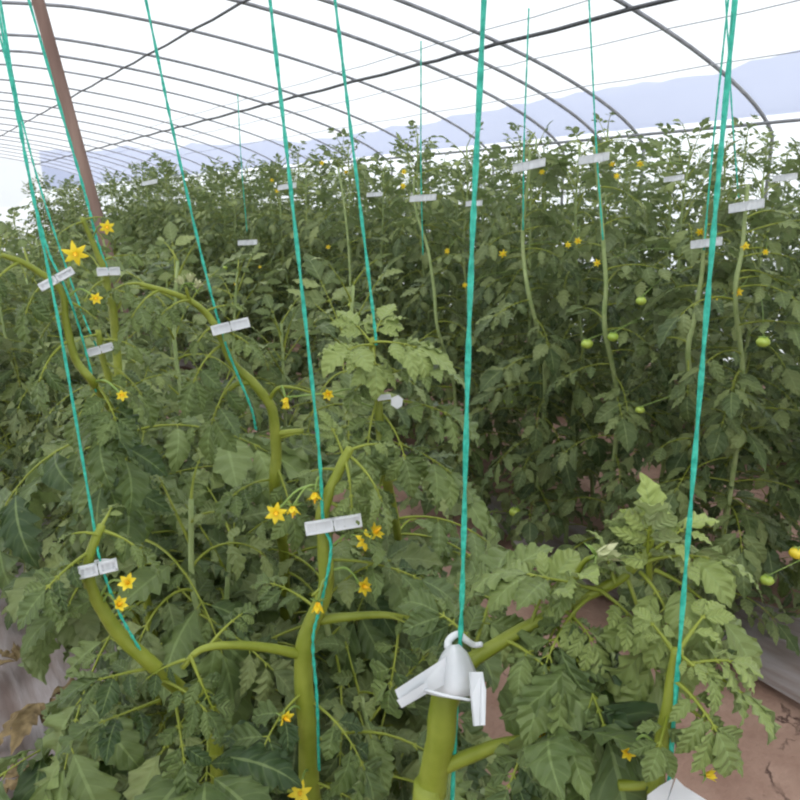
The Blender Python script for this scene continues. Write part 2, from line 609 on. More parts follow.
def longwire(name, x, z, r, mat, label, cat, y0=-2.5, y1=25.9, sag=0.01):
    g = Geo()
    ks = sorted(set([y0] + [h for h in HY if y0 < h < y1] + [y1]))
    P = []
    for a, b in zip(ks[:-1], ks[1:]):
        P += [(x, a, z), (x, (a + b) / 2, z - sag)]
    P.append((x, ks[-1], z))
    tube(g, np.array(P), r, sides=6)
    o = g.build(name, mat)
    tag(o, label, cat)
    return o


xa = 2.62; za = prof_z(xa) - .026
wa = longwire('purlin_wire', xa, 1.6 + .5622 * xa if abs(1.6 + .5622 * xa - za) < .06 else za, .011, M['cable'], 'dark wire running under the hoops across the upper left corner', 'wire')
xb = 4.34; zb_ = 1.6 + .2690 * xb
wb = longwire('purlin_wire', xb, zb_, .0155, M['cable'], 'long dark wire running under the hoops up to the top right', 'wire')
longwire('eave_pipe', 6.185, 2.127, .016, M['steel'], 'grey eave pipe along the side wall at the right edge', 'pipe', sag=0)
for px, py, lab in ((530, 59, 'thin pale wire tied between the hoops just below the long dark wire'),
                    (577, 87, 'thin pale wire tied between the hoops low on the right slope'),
                    (475, 32, 'thin pale wire tied between the hoops just above the long dark wire')):
    v = ray(px, py); t = 4.772 / v[1]; P_ = CAM + v * t
    longwire('tie_wire', P_[0], P_[2] - .004, .004, M['thinwire'], lab, 'wire')

# brown post and its foot
pd = 3.6
p0, p1 = at(110, 265, pd), at(38, 0, pd)
dv = (p1 - p0) / (p1[2] - p0[2])
base = p0 - dv * (p0[2] + .02)
zt = 2.9
for _ in range(20): zt = prof_z((base + dv * zt)[0]) - .03
top = base + dv * (zt + .0)
g = Geo()
tube(g, np.array([base + (top - base) * t for t in np.linspace(0, 1, 14)]), .030, .024, 12, wob=.05)
o = g.build('support_post', M['wood'], origin=base)
tag(o, 'brown wooden support post leaning at the upper left among the plants', 'post')

# outside: ground, mountain ridge, neighbouring tunnels
g = Geo()
box(g, (60, 60, -.6), (1400, 1400, .6))
tag(g.build('ground_outside', M['bwhite']), 'pale open ground outside the greenhouse', None, kind='structure')
rr_ = random.Random(11)
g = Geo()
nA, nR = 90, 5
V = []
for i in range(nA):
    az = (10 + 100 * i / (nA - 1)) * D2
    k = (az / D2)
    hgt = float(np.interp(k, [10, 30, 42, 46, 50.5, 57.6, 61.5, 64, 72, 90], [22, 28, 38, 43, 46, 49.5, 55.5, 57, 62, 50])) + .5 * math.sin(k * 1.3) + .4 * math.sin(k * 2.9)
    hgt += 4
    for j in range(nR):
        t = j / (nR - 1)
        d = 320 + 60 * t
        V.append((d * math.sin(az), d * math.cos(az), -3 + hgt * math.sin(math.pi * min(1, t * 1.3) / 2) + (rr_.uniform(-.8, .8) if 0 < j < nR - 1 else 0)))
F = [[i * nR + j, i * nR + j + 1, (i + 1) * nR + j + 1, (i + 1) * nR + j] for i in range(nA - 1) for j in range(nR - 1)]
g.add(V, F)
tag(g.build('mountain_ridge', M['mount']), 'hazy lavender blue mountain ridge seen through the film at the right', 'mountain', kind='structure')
g = Geo()
n = 24
V = []
for y in (-30, 90):
    for i in range(n + 1):
        a = math.pi * i / n
        V.append((17 + 4.4 * math.cos(a), y, -.1 + 3.28 * math.sin(a)))
F = [[i, i + 1, n + 2 + i, n + 1 + i] for i in range(n)]
g.add(V, F)
F2 = [[0, i, i + 1, 0] for i in range(1, n)]
tag(g.build('greenhouse_tunnel', M['tunnel']), 'white film tunnel outside, a pale band beyond the side wall', 'greenhouse')

# mulch sheets
def sheet(name, x0, x1, y0, y1, label, seed, z=.012):
    rng = random.Random(seed)
    g = Geo()
    nx, ny = 26, 80
    V = []
    ph = [rng.uniform(0, 6) for _ in range(6)]
    for i in range(nx):
        for j in range(ny):
            u, v = i / (nx - 1), j / (ny - 1)
            ex = .06 * math.sin(v * 17 + ph[0]) + .04 * math.sin(v * 41 + ph[1])
            x = x0 + (x1 - x0) * u + ex * (2 * u - 1)
            y = y0 + (y1 - y0) * v + .04 * math.sin(u * 9 + ph[2])
            zz = z + .012 * math.sin(x * 25 + math.sin(y * 3 + ph[3]) * 2) + .008 * math.sin(y * 6 + x * 11 + ph[4]) + .02 * math.sin(math.pi * u)
            V.append((x, y, max(zz, -.012)))
    F = [[i * ny + j, (i + 1) * ny + j, (i + 1) * ny + j + 1, i * ny + j + 1] for i in range(nx - 1) for j in range(ny - 1)]
    g.add(V, F)
    o = g.build(name, M['mulch'])
    tag(o, label, 'mulch film')


sheet('mulch_sheet', -.35, .62, .3, 9, 'dusty grey plastic mulch sheet lying on the soil under the near plants', 1)
sheet('mulch_sheet', 2.22, 2.6, .2, 9, 'crumpled grey plastic mulch sheet along the foot of the row across the path', 2)

# ------------------------------------------------------------------ tomato plants of the rows
PROTO = [gen_plant(100 + i, H=1.78 + .05 * (i % 3), nleaf=64, Lmax=.35, z0=.04, bushy=True) for i in range(7)]
PROTO_LOW = [gen_plant(200 + i, H=1.33 + .04 * (i % 3), nleaf=50, Lmax=.31, z0=.14, bushy=True) for i in range(5)]
rp = random.Random(77)
plants = []   # (root, location, rotation)


def row_plant(x, y, label, group, low=False, s=None, rz=None):
    st, fo, spn = rp.choice(PROTO_LOW if low else PROTO)
    rz = rp.uniform(0, 6.28) if rz is None else rz
    root = empty('tomato_plant', (x, y, 0), rz)
    s = s or (rp.uniform(.92, 1.07) if (low or y > 1.9) else rp.uniform(.84, .93))
    root.scale = (1, 1, s)
    tag(root, label, 'tomato plant', group)
    for nm, me in (('stem', st), ('foliage', fo)):
        c = bpy.data.objects.new(nm, me); COL.objects.link(c); c.parent = root
    plants.append((root, x, y, rz, s))
    return root


def fill_row(X, y0, y1, dy, label, group, low=False, jit=.05):
    y = y0
    while y < y1:
        row_plant(X + rp.uniform(-jit, jit), y + rp.uniform(-jit, jit), label, group, low)
        y += dy if y < 9 else dy * 1.3


fill_row(2.42, .85, 15, .40, 'leafy tomato plant in the front line of the tall row across the path', 'tomato plants in the front line across the path')
fill_row(2.86, 1.05, 15, .40, 'tall tomato plant in the second line across the path, behind the front line', 'tomato plants in the second line across the path')
fill_row(4.05, 1.6, 15, .42, 'tall tomato plant in the middle row, its top showing over the lines across the path', 'tomato plants in the middle row')
fill_row(4.5, 1.8, 15, .42, 'tall tomato plant in the back line of the middle row, only its top showing', 'tomato plants in the back line of the middle row')
row_plant(4.1, 1.72, 'tallest dark tomato plant top against the film at the right picture edge', None, s=1.12)
fill_row(5.65, 2.3, 16, .44, 'tomato plant along the side wall, its dark top against the white film', 'tomato plants along the side wall')
fill_row(5.15, 2.3, 13, .44, 'dark topped tomato plant one line in from the side wall', 'tomato plants one line in from the side wall')
fill_row(.50, 1.75, 14, .36, 'bushy tomato plant farther along the near row at the left', 'tomato plants farther along the near row', True)
fill_row(.86, 1.55, 14, .38, 'bushy tomato plant on the path side of the near row, farther along', 'tomato plants on the path side of the near row', True)
fill_row(.24, 3.05, 12, .40, 'bushy tomato plant at the left edge of the near row, farther along', 'tomato plants at the left edge of the near row', True)

LEAFM = [M['leaf_near'], M['stem']]
SPEC_FLOWERS = 0


def local(root_info, P):
    root, x, y, rz, s = root_info
    q = np.asarray(P, float) - np.array([x, y, 0])
    c, sn = math.cos(-rz), math.sin(-rz)
    return np.array([q[0] * c - q[1] * sn, q[0] * sn + q[1] * c, q[2] / s])


def near_root(P):
    return min(plants, key=lambda r_: (r_[1] - P[0]) ** 2 + (r_[2] - P[1]) ** 2)


rf = random.Random(9)
for px, py, X in ((272, 180, 2.2), (277, 191, 2.2), (346, 172, 2.2), (322, 163, 2.3), (328, 247, 2.1), (447, 251, 2.1),
                  (503, 254, 2.1), (578, 241, 2.1), (568, 245, 2.1), (597, 263, 2.1), (745, 246, 2.1), (766, 252, 2.1),
                  (715, 302, 2.1), (738, 292, 2.1), (612, 164, 2.2), (640, 164, 2.3), (542, 172, 2.2), (403, 186, 2.2),
                  (260, 267, 2.0), (236, 284, 2.0), (78, 189, 2.2), (465, 285, 2.1), (617, 176, 2.1), (404, 172, 2.3), (700, 232, 2.1)):
    P = atx(px, py, X)
    ri = near_root(P)
    root, x, y, rz, s = ri
    a = np.array([x, y, P[2] + .03])
    gq = Geo()
    c = local(ri, P); b = local(ri, a)
    tocam = local(ri, P + nrm(CAM - P) * .1) - c
    flower_geo(gq, rf, c, nrm(tocam) + np.array([rf.uniform(-.4, .4), rf.uniform(-.4, .4), rf.uniform(-.5, .2)]), rf.uniform(.010, .0145), rf.uniform(.6, 1))
    tube(gq, smooth_path([b, (b + c) / 2 + np.array([0, 0, .03]), c], 4), .0018, .001, 5, 2)
    gq.build('flower', [M['petal'], M['cone'], M['sepal']], root)
for px, py, X, r, mt in ((340, 295, 2.05, .020, 0), (587, 344, 2.05, .022, 0), (613, 337, 2.05, .02, 0), (763, 342, 2.05, .02, 0), (641, 301, 2.05, .018, 0),
                         (508, 401, 2.05, .022, 0), (767, 580, 2.02, .02, 0), (797, 553, 2.02, .022, 1), (640, 410, 2.05, .016, 0), (350, 305, 2.1, .015, 0),
                         (515, 512, 2.05, .026, 0), (100, 263, 2.2, .02, 0), (225, 268, 2.1, .02, 0)):
    P = atx(px, py, X)
    ri = near_root(P)
    root, x, y, rz, s = ri
    gq = Geo(); c = local(ri, P); b = local(ri, np.array([x, y, P[2] + .08]))
    fruit_geo(gq, rf, c, r)
    tube(gq, smooth_path([b, (b + c) / 2 + np.array([0, 0, .03]), c + np.array([0, 0, r * .8])], 4), .0022, .0016, 5, 1)
    o = gq.build('tomato', [M['fruit_y'] if mt else M['fruit'], M['sepal']], root)
    if mt: o['label'] = 'yellowish ripening tomato'


# ------------------------------------------------------------------ the near plants, one by one
def near_plant(label, stem, r0=.011, r1=.004, leaves=(), fill=0, fz=(.25, .9), seed=0, Lf=.30, mat='leaf_near', side=(), T=T_HI, matstem='stem', group=None, fz_az=None, fdroop=(.9, 1.9), fill2=None):
    """stem: list of world points from above the ground upwards; a root piece is added below"""
    rng = random.Random(seed)
    stem = [np.asarray(p, float) for p in stem]
    b = stem[0]
    root_p = np.array([b[0] + rng.uniform(-.03, .03), b[1] + rng.uniform(.0, .05), -.02])
    mid = (root_p + b) / 2 + np.array([rng.uniform(-.02, .02), rng.uniform(-.02, .02), 0])
    full = [root_p, mid] + stem
    P = smooth_path(full, 6)
    root = empty('tomato_plant', (root_p[0], root_p[1], 0))
    org = np.array([root_p[0], root_p[1], 0])
    tag(root, label, 'tomato plant', group)
    lm_ = [M[mat], M['stem']]
    if isinstance(r0, list):      # thick below the clip, quickly thinner beyond it
        tt_ = np.linspace(0, 1, len(P)); r0 = np.interp(tt_, [0, .50, .56, .75, .95, 1], [r0[0] * 1.05, r0[0] * .88, r0[0] * .46, r0[0] * .36, r0[1], .0015]); r1 = None
    g = Geo(); tube(g, P - org, r0, r1, 12, wob=.06)
    # node swellings are part of the stem skin
    g.build('stem', M[matstem], root)
    for pts, ra, rb in side:
        g = Geo(); tube(g, smooth_path([np.asarray(q) - org for q in pts], 6), ra, rb, 9)
        g.build('side_shoot', M[matstem], root)
    for (A, B, droop, young, size) in leaves:
        A = np.asarray(A, float); B = np.asarray(B, float)
        L = np.linalg.norm(B - A)
        d = nrm(B - A) + ZUP * droop * .38
        g = Geo()
        leaf(g, rng, A - org, d, L, T, droop, young, r=max(.0022, min(.004, L * .014)), lob=3 if L > .055 else 2, size=size)
        g.build('leaf', lm_, root)
    for i in range(fill):
        t = i / max(1, fill - 1)
        z = fz[0] + (fz[1] - fz[0]) * t
        j = int(np.argmin(np.abs(P[:, 2] - z)))
        az = rng.uniform(0, 6.28) if fz_az is None else rng.uniform(*fz_az) * D2
        el = rng.uniform(.0, .6)
        L = Lf * rng.uniform(.8, 1.2)
        g = Geo()
        leaf(g, rng, P[j] - org, (math.cos(az) * math.cos(el), math.sin(az) * math.cos(el), math.sin(el)), L, T,
             rng.uniform(*fdroop), young=rng.uniform(0, .2), lob=3)
        g.build('leaf', lm_, root)
    if fill2:
        n2, za_, zb_, azr, L2 = fill2
        for i in range(n2):
            z = za_ + (zb_ - za_) * (i + .5) / n2
            j = int(np.argmin(np.abs(P[:, 2] - z)))
            az = rng.uniform(*azr) * D2
            el = rng.uniform(-.1, .5)
            g = Geo()
            leaf(g, rng, P[j] - org, (math.cos(az) * math.cos(el), math.sin(az) * math.cos(el), math.sin(el)), L2 * rng.uniform(.8, 1.2), T,
                 rng.uniform(.5, 1.6), young=rng.uniform(0, .15), lob=3)
            g.build('leaf', lm_, root)
    return root, org, rng


def flowers_on(rt, items, s=.015):
    s *= .72
    """items: (flower point, stalk start point, facing vector or None, openness)"""
    root, org, rng = rt
    for c, b, ax, op in items:
        c = np.asarray(c); b = np.asarray(b)
        g = Geo()
        ax = nrm(CAM - c) * .8 + np.array([0, 0, -.2]) if ax is None else np.asarray(ax, float)
        ax = nrm(ax)
        tube(g, smooth_path([b - org, (b + c) / 2 - org + np.array([0, 0, .012]), c - org - ax * s * .15], 5), .0016, .0011, 6, 2)
        flower_geo(g, rng, c - org, ax, s, op)
        g.build('flower', [M['petal'], M['cone'], M['sepal']], root)


def L_(a, b, droop=.8, young=.1, size=1.):
    return (at(*a), at(*b), droop, young, size)


# A : plant of the thick middle twine
A = near_plant('tomato plant on the thickest twine, stem bent right above the open white clip',
    [at(428, 830, .545), at(432, 790, .55), at(441, 735, .55), at(448, 690, .555), at(470, 662, .56), at(515, 634, .575), at(570, 604, .59), at(620, 578, .60), at(645, 552, .605), at(652, 530, .605)],
    [.0145, .0045], None,
    [L_((650, 580, .605), (652, 500, .60), -.1, .9, 1.5), L_((648, 575, .605), (645, 505, .59), .0, .9, 1.5), L_((655, 570, .60), (755, 645, .57), .8, .35, 2.0),
     L_((645, 562, .60), (735, 548, .62), .5, .5, 1.9), L_((640, 572, .60), (690, 650, .56), .9, .5, 2.1),
     L_((628, 580, .60), (660, 710, .56), .8, .4, 1.7), L_((600, 590, .59), (500, 572, .56), .2, .3, 1.8),
     L_((575, 602, .59), (560, 800, .50), .9, .0, 1.9), L_((548, 615, .585), (640, 800, .48), 1.0, .0, 1.8),
     L_((560, 608, .58), (610, 655, .55), .8, .5, 1.9), L_((530, 628, .575), (550, 560, .6), .4, .6, 1.7),
     L_((505, 640, .57), (585, 710, .50), .9, .15, 1.9), L_((600, 590, .59), (650, 640, .57), .6, .6, 1.9),
     L_((480, 655, .57), (430, 590, .60), .6, .05, 1.8), L_((470, 660, .57), (520, 545, .66), .6, .15, 1.7),
     L_((648, 555, .60), (700, 520, .61), .3, .8, 1.8), L_((590, 597, .59), (520, 690, .52), 1., .1, 1.8),
     L_((615, 583, .59), (600, 540, .60), .3, .7, 1.7), 
     L_((540, 620, .58), (590, 560, .56), .3, .5, 1.8), L_((565, 605, .59), (540, 680, .54), .8, .3, 2.0),
     L_((530, 740, .535), (620, 800, .50), .6, .0, 1.9), L_((530, 740, .535), (500, 810, .50), .8, .0, 1.8), L_((510, 742, .535), (600, 720, .50), .5, .0, 1.9)],
    fill=7, fz=(.35, .9), seed=4, Lf=.28,
    side=[([at(436, 770, .55), at(470, 756, .545), at(500, 745, .54), at(530, 740, .535)], .0075, .005),
          ([at(572, 604, .59), at(575, 580, .588), at(584, 562, .585), at(598, 555, .58)], .003, .002)], fz_az=(90, 260))
g = Geo(); org = A[1]
flower_geo(g, random.Random(2), at(598, 555, .575) - org, RT * .9 + UP * .2, .015, 0.)
bud = g.build('flower_bud', [M['bud'], M['bud'], M['sepal']], A[0]); bud['label'] = 'closed pale green bud'
flowers_on(A, [(at(312, 0, .6) * 0 + at(540, 735, .52), at(520, 741, .535), None, .5)], .010)

# D : plant of the right-hand twine
Dp = near_plant('tomato plant on the right twine, light green crown over the bare path',
    [at(652, 840, .50), at(655, 795, .50), at(659, 760, .505), at(668, 712, .51), at(674, 672, .515), at(678, 650, .515)],
    .0085, .0045,
    [L_((678, 660, .515), (772, 710, .52), .6, .45, 1.6), L_((676, 668, .515), (755, 655, .54), .5, .6, 1.5),
     L_((674, 680, .51), (735, 755, .47), .9, .35, 1.6), L_((676, 655, .515), (640, 610, .53), .4, .6, 1.4),
     L_((678, 652, .515), (715, 600, .55), .3, .7, 1.4),
     L_((668, 715, .51), (660, 760, .46), .9, .2, 1.4),
     L_((677, 655, .515), (700, 670, .50), .8, .6, 1.8), L_((670, 700, .51), (740, 745, .50), .8, .4, 1.6)],
    fill=3, fz=(.2, .6), seed=8, Lf=.24, fz_az=(120, 250),
    side=[([at(656, 782, .505), at(638, 784, .50), at(618, 785, .495)], .0055, .0045)])
flowers_on(Dp, [(at(706, 775, .50), at(690, 740, .50), RT, .1), (at(628, 752, .50), at(655, 745, .505), None, .4)], .009)

# B : plant with the bar clip in the middle
B = near_plant('tomato plant with a thick forked stem and a level white clip, left of the middle',
    [at(312, 840, .745), at(310, 790, .75), at(307, 720, .75), at(303, 660, .752), at(312, 622, .755), at(325, 592, .757), at(325, 550, .76), at(322, 518, .765), at(328, 495, .77), at(340, 468, .775), at(350, 448, .78)],
    .0155, .005,
    [L_((348, 455, .78), (400, 520, .74), .9, .35, 1.1), L_((345, 462, .78), (330, 412, .80), .4, .45, 1.1),
     L_((350, 450, .78), (395, 440, .80), .5, .4, 1.1), L_((338, 470, .775), (300, 470, .79), .5, .2, 1.1),
     L_((345, 460, .775), (360, 530, .74), .9, .3, 1.2), L_((326, 500, .77), (395, 560, .74), .8, .05, 1.2),
     L_((385, 615, .75), (440, 640, .72), .6, .05, 1.2), L_((420, 620, .75), (470, 570, .80), .6, .15, 1.1),
     L_((400, 616, .75), (395, 720, .70), 1.0, .05, 1.2), L_((190, 655, .72), (215, 740, .68), 1.0, .1, 1.3),
     L_((210, 645, .73), (255, 600, .76), .6, .1, 1.1), L_((185, 660, .72), (130, 690, .70), .8, .05, 1.2),
     L_((330, 560, .76), (460, 590, .74), .7, .0, 1.25), L_((318, 610, .755), (250, 570, .80), .7, .1, 1.1),
     L_((308, 700, .75), (400, 790, .68), .9, .0, 1.2), L_((306, 690, .75), (225, 790, .68), .9, .0, 1.2),
     L_((310, 780, .75), (370, 815, .70), .6, .0, 1.2)],
    fill=11, fz=(.25, .95), seed=21, Lf=.28,
    side=[([at(303, 655, .752), at(270, 648, .74), at(230, 645, .73), at(200, 650, .725), at(182, 668, .72)], .0065, .003),
          ([at(320, 620, .757), at(345, 617, .755), at(385, 615, .75), at(425, 622, .75)], .0065, .003),
          ([at(327, 548, .76), at(332, 565, .75), at(328, 580, .745), at(312, 596, .74)], .0028, .0014)])
flowers_on(B, [(at(366, 540, .74), at(330, 548, .755), None, .7), (at(374, 533, .74), at(330, 548, .755), RT * .6 + UP * .5 - FW * .4, .4),
               (at(276, 513, .76), at(322, 486, .775), None, .7), (at(293, 507, .76), at(322, 486, .775), -UP - FW * .3, .3),
               (at(315, 493, .76), at(322, 482, .775), -UP - FW * .2, .3), (at(363, 586, .74), at(332, 570, .75), RT * .5 - FW * .6, .5),
               (at(300, 793, .70), at(309, 770, .745), None, .9), (at(284, 718, .72), at(305, 712, .75), RT - FW, .4),
               (at(318, 603, .735), at(328, 580, .745), -UP - FW * .3, .1)], .0155)

# E : plant with the flat leafy top
E_ = near_plant('tomato plant with a flat light green leaf whorl on top, mid picture',
    [at(400, 570, 1.35), at(386, 475, .95), at(380, 430, .94), at(378, 400, .945), at(372, 365, .95), at(373, 338, .955)],
    .009, .0045,
    [L_((373, 345, .95), (335, 350, .92), .4, .6, 2.3), L_((373, 342, .95), (435, 348, .93), .4, .5, 2.3),
     L_((374, 340, .955), (380, 312, 1.0), .3, .6, 2.3), L_((373, 345, .95), (350, 318, .98), .2, .6, 2.3),
     L_((373, 348, .95), (375, 372, .90), .8, .5, 2.3),
     L_((376, 378, .95), (465, 360, .93), .5, .2, 1.1), L_((376, 372, .95), (350, 400, .90), .9, .2, 1.2),
     L_((378, 398, .945), (360, 480, .88), 1.0, .15, 1.3), L_((380, 412, .945), (420, 480, .88), 1.0, .15, 1.2),
     L_((381, 400, .94), (480, 420, .93), .6, .1, 1.2), L_((382, 440, .94), (480, 490, .90), .8, .1, 1.2),
     L_((384, 470, .935), (370, 540, .88), .9, .1, 1.2), L_((382, 425, .94), (310, 430, .95), .6, .15, 1.1), L_((384, 470, .93), (520, 520, .95), .8, .1, 1.2)],
    fill=10, fz=(.4, 1.05), seed=31, Lf=.32, fill2=(9, .4, 1.0, (-150, 10), .24),
    side=[([at(384, 474, .935), at(408, 472, .93), at(432, 476, .93)], .005, .004)])
flowers_on(E_, [(at(328, 394, .93), at(378, 402, .945), None, .4), (at(287, 398, .95), at(376, 408, .945), -UP - RT * .5, .15)], .012)

# F : plant with the long S-shaped stem
Fp = near_plant('tomato plant whose bare S curved stem leans left under the bright winged clip',
    [at(285, 590, 1.25), at(281, 530, 1.08), at(275, 492, .995), at(276, 450, .99), at(272, 410, .99), at(255, 385, .99), at(232, 362, .99), at(220, 335, .99), at(205, 312, .985), at(180, 296, .98), at(140, 284, .97)],
    .0112, .003,
    [L_((190, 300, .98), (150, 320, .93), .8, .2, 1.2), L_((218, 330, .99), (260, 350, .95), .8, .2, 1.2),
     L_((222, 345, .99), (180, 400, .93), 1.0, .1, 1.2), L_((160, 290, .975), (120, 330, .93), .9, .2, 1.2),
     L_((205, 312, .985), (240, 300, 1.02), .4, .3, 1.1), L_((240, 370, .99), (200, 450, .92), 1.0, .1, 1.2),
     L_((276, 440, .99), (330, 430, .96), .6, .1, 1.1), L_((272, 480, .99), (215, 500, .94), .8, .1, 1.2),
     L_((142, 284, .97), (100, 290, .96), .8, .2, 1.2), L_((276, 465, .99), (300, 540, .92), .9, .1, 1.2), L_((215, 325, .99), (190, 350, .96), .8, .25, 1.1)],
    fill=10, fz=(.4, 1.05), seed=41, Lf=.34, fill2=(12, .3, .95, (-150, 10), .26),
    side=[([at(250, 382, .99), at(235, 385, .985), at(222, 398, .98)], .0045, .003),
          ([at(276, 434, .99), at(290, 432, .985), at(303, 431, .98)], .005, .004),
          ([at(268, 402, .99), at(278, 388, .98), at(295, 388, .975), at(312, 393, .97)], .003, .0015),
          ([at(200, 308, .985), at(190, 300, .98), at(186, 288, .97)], .003, .002)])
flowers_on(Fp, [(at(286, 402, .96), at(280, 389, .98), -UP, .1)], .013)

g = Geo()
for k_, (bx, by) in enumerate(((183, 284), (190, 282), (195, 287))):
    flower_geo(g, random.Random(k_), at(bx, by, .94) - Fp[1], UP * .8 + RT * (k_ - 1) * .6, .010, .1)
bud = g.build('flower_bud', [M['bud'], M['bud'], M['sepal']], Fp[0]); bud['label'] = 'pale withering bud cluster'
# C : lower left plant
C_ = near_plant('low tomato plant at the lower left, slanting stem and a small crown over its clip',
    [at(215, 730, .86), at(185, 695, .76), at(158, 670, .722), at(122, 637, .72), at(98, 602, .72), at(88, 575, .72), at(92, 548, .72), at(102, 525, .725)],
    .0115, .004,
    [L_((100, 530, .725), (160, 560, .70), .7, .2, 1.2), L_((98, 535, .72), (60, 530, .72), .5, .3, 1.2),
     L_((102, 525, .725), (120, 500, .76), .3, .4, 1.2), L_((92, 550, .72), (25, 605, .70), .4, .05, 1.5),
     L_((88, 575, .72), (60, 620, .68), .8, .15, 1.2),
     L_((150, 668, .72), (78, 688, .70), .25, .0, 1.6), L_((160, 700, .74), (78, 738, .70), .25, .0, 1.6),
     L_((175, 700, .72), (190, 790, .66), .8, .0, 1.2), L_((205, 722, .80), (225, 800, .62), .4, .0, 1.9), L_((160, 680, .72), (230, 720, .68), .7, .0, 1.2),
     L_((110, 620, .72), (150, 600, .76), .6, .0, 1.0)],
    fill=8, fz=(.3, .8), seed=51, Lf=.24, fz_az=(-35, 60), fill2=(9, .25, .8, (-110, 0), .22))
flowers_on(C_, [(at(128, 583, .70), at(98, 600, .72), UP * .3 - FW * .5, .5), (at(118, 605, .70), at(102, 605, .72), RT * .5 + UP * .3 - FW * .4, .3)], .013)

# G : far left with the bright star flower
G_ = near_plant('tomato plant at the left edge, tip bent left beside the star flower',
    [at(140, 480, 1.6), at(118, 425, 1.25), at(97, 388, .96), at(76, 360, .95), at(66, 322, .95), at(62, 292, .95), at(45, 276, .95), at(22, 262, .95), at(2, 255, .95)],
    .0068, .003,
    [L_((97, 385, .95), (128, 435, .88), .5, .0, 1.5), L_((105, 400, .97), (95, 460, .86), .6, .0, 1.3), L_((110, 415, 1.0), (125, 480, .88), .5, .0, 1.4), L_((115, 430, 1.05), (110, 510, .90), .5, .0, 1.2), L_((122, 450, 1.1), (140, 530, .95), .5, .0, 1.2),
     L_((20, 262, .95), (-20, 300, .92), .8, .1, 1.2), L_((50, 280, .95), (10, 330, .92), .9, .1, 1.2),
     L_((64, 300, .95), (110, 330, .93), .8, .1, 1.1), L_((70, 340, .95), (20, 400, .90), .9, .1, 1.2),
     L_((90, 380, .95), (150, 400, .92), .8, .1, 1.2), L_((66, 310, .95), (30, 350, .95), .8, .2, 1.1), L_((30, 268, .95), (20, 240, .98), .3, .2, 1.)],
    fill=8, fz=(.5, 1.15), seed=61, Lf=.32, matstem='stem', fill2=(14, .3, 1.12, (-150, 10), .26))
flowers_on(G_, [(at(75, 254, .94), at(68, 290, .95), None, 1.)], .0155)
flowers_on(G_, [(at(96, 298, .93), at(66, 300, .95), None, .6), (at(122, 395, .9), at(90, 385, .95), None, .5)], .010)

H_ = near_plant('tomato plant under the small clip at the foot of the brown post',
    [at(116, 340, 1.4), at(108, 300, 1.4), at(106, 275, 1.4), at(98, 255, 1.4), at(90, 236, 1.4), at(82, 218, 1.4)],
    .009, .004,
    [L_((84, 222, 1.4), (50, 240, 1.36), .7, .2, 1.2), L_((84, 220, 1.4), (110, 215, 1.4), .5, .2, 1.1), L_((100, 262, 1.4), (150, 250, 1.4), .6, .1, 1.2),
     L_((106, 280, 1.4), (70, 310, 1.34), .9, .1, 1.2), L_((108, 290, 1.4), (165, 310, 1.36), .9, .1, 1.2)],
    fill=12, fz=(.3, 1.2), seed=71, Lf=.36)
flowers_on(H_, [(at(107, 227, 1.36), at(92, 240, 1.4), None, .7)], .016)
K_ = near_plant('tomato plant under the small tilted clip just below the one at the post',
    [at(125, 440, 1.15), at(112, 390, 1.15), at(102, 355, 1.15), at(98, 330, 1.15)],
    .008, .004,
    [L_((100, 340, 1.15), (150, 350, 1.12), .8, .2, 1.2), L_((100, 335, 1.15), (60, 345, 1.12), .6, .2, 1.2), L_((104, 362, 1.15), (160, 410, 1.1), .9, .1, 1.2),
     L_((110, 385, 1.15), (60, 430, 1.1), .9, .1, 1.2)], fill=12, fz=(.3, 1.15), seed=81, Lf=.36)

# plants filling the near row between the clipped ones
for k, (x, y, H, sd, lab) in enumerate(((.62, .98, 1.05, 1, 'leafy tomato plant low between the level clip and the leaf whorl'),
                                        (.25, .99, 1.17, 8, 'leafy tomato plant between the two leftmost clips, below the tilted one'),
                                        (.36, 1.02, 1.06, 5, 'leafy tomato plant low in front of the S curved stem'),
                                        (.30, 1.22, 1.12, 2, 'leafy tomato plant behind the S curved stem, below the left twines'),
                                        (.72, 1.30, 1.12, 3, 'leafy tomato plant behind the leaf whorl on the path side'),
                                        (.42, 1.50, 1.22, 4, 'leafy tomato plant between the S curved stem and the post'),
                                        (.46, .80, .85, 6, 'low dark tomato plant behind the forked stem'))):
    st, fo, _s = gen_plant(300 + sd, H=H, nleaf=26 if sd != 8 else 20, Lmax=.30 if sd != 8 else .22, z0=.3 if sd != 8 else .5, T=T_HI, matl='leaf')
    root = empty('tomato_plant', (x, y, 0), sd * 1.3)
    tag(root, lab, 'tomato plant')
    for nm, me in (('stem', st), ('foliage', fo)):
        c = bpy.data.objects.new(nm, me); COL.objects.link(c); c.parent = root

# clipped plants of the row across the path: pale stem held in front of the leaves
XR = 2.1


def clipped_far(label, pts, X, leaves, seed, r=.011):
    P = [atx(a, b, X) for a, b in pts]
    rng = random.Random(seed)
    zb0 = min(q_[2] for q_ in P) + .02
    rt = near_plant(label, [P[0] + np.array([.10, 0, -.3])] + P, r, .005, [], fill=10, fz=(zb0, P[-1][2]), seed=seed, Lf=.26, mat='leaf', T=T_MID, matstem='stem_far', fz_az=(-80, 100), fdroop=(.6, 1.4), fill2=(16, .15, zb0, (120, 330), .30))
    return rt


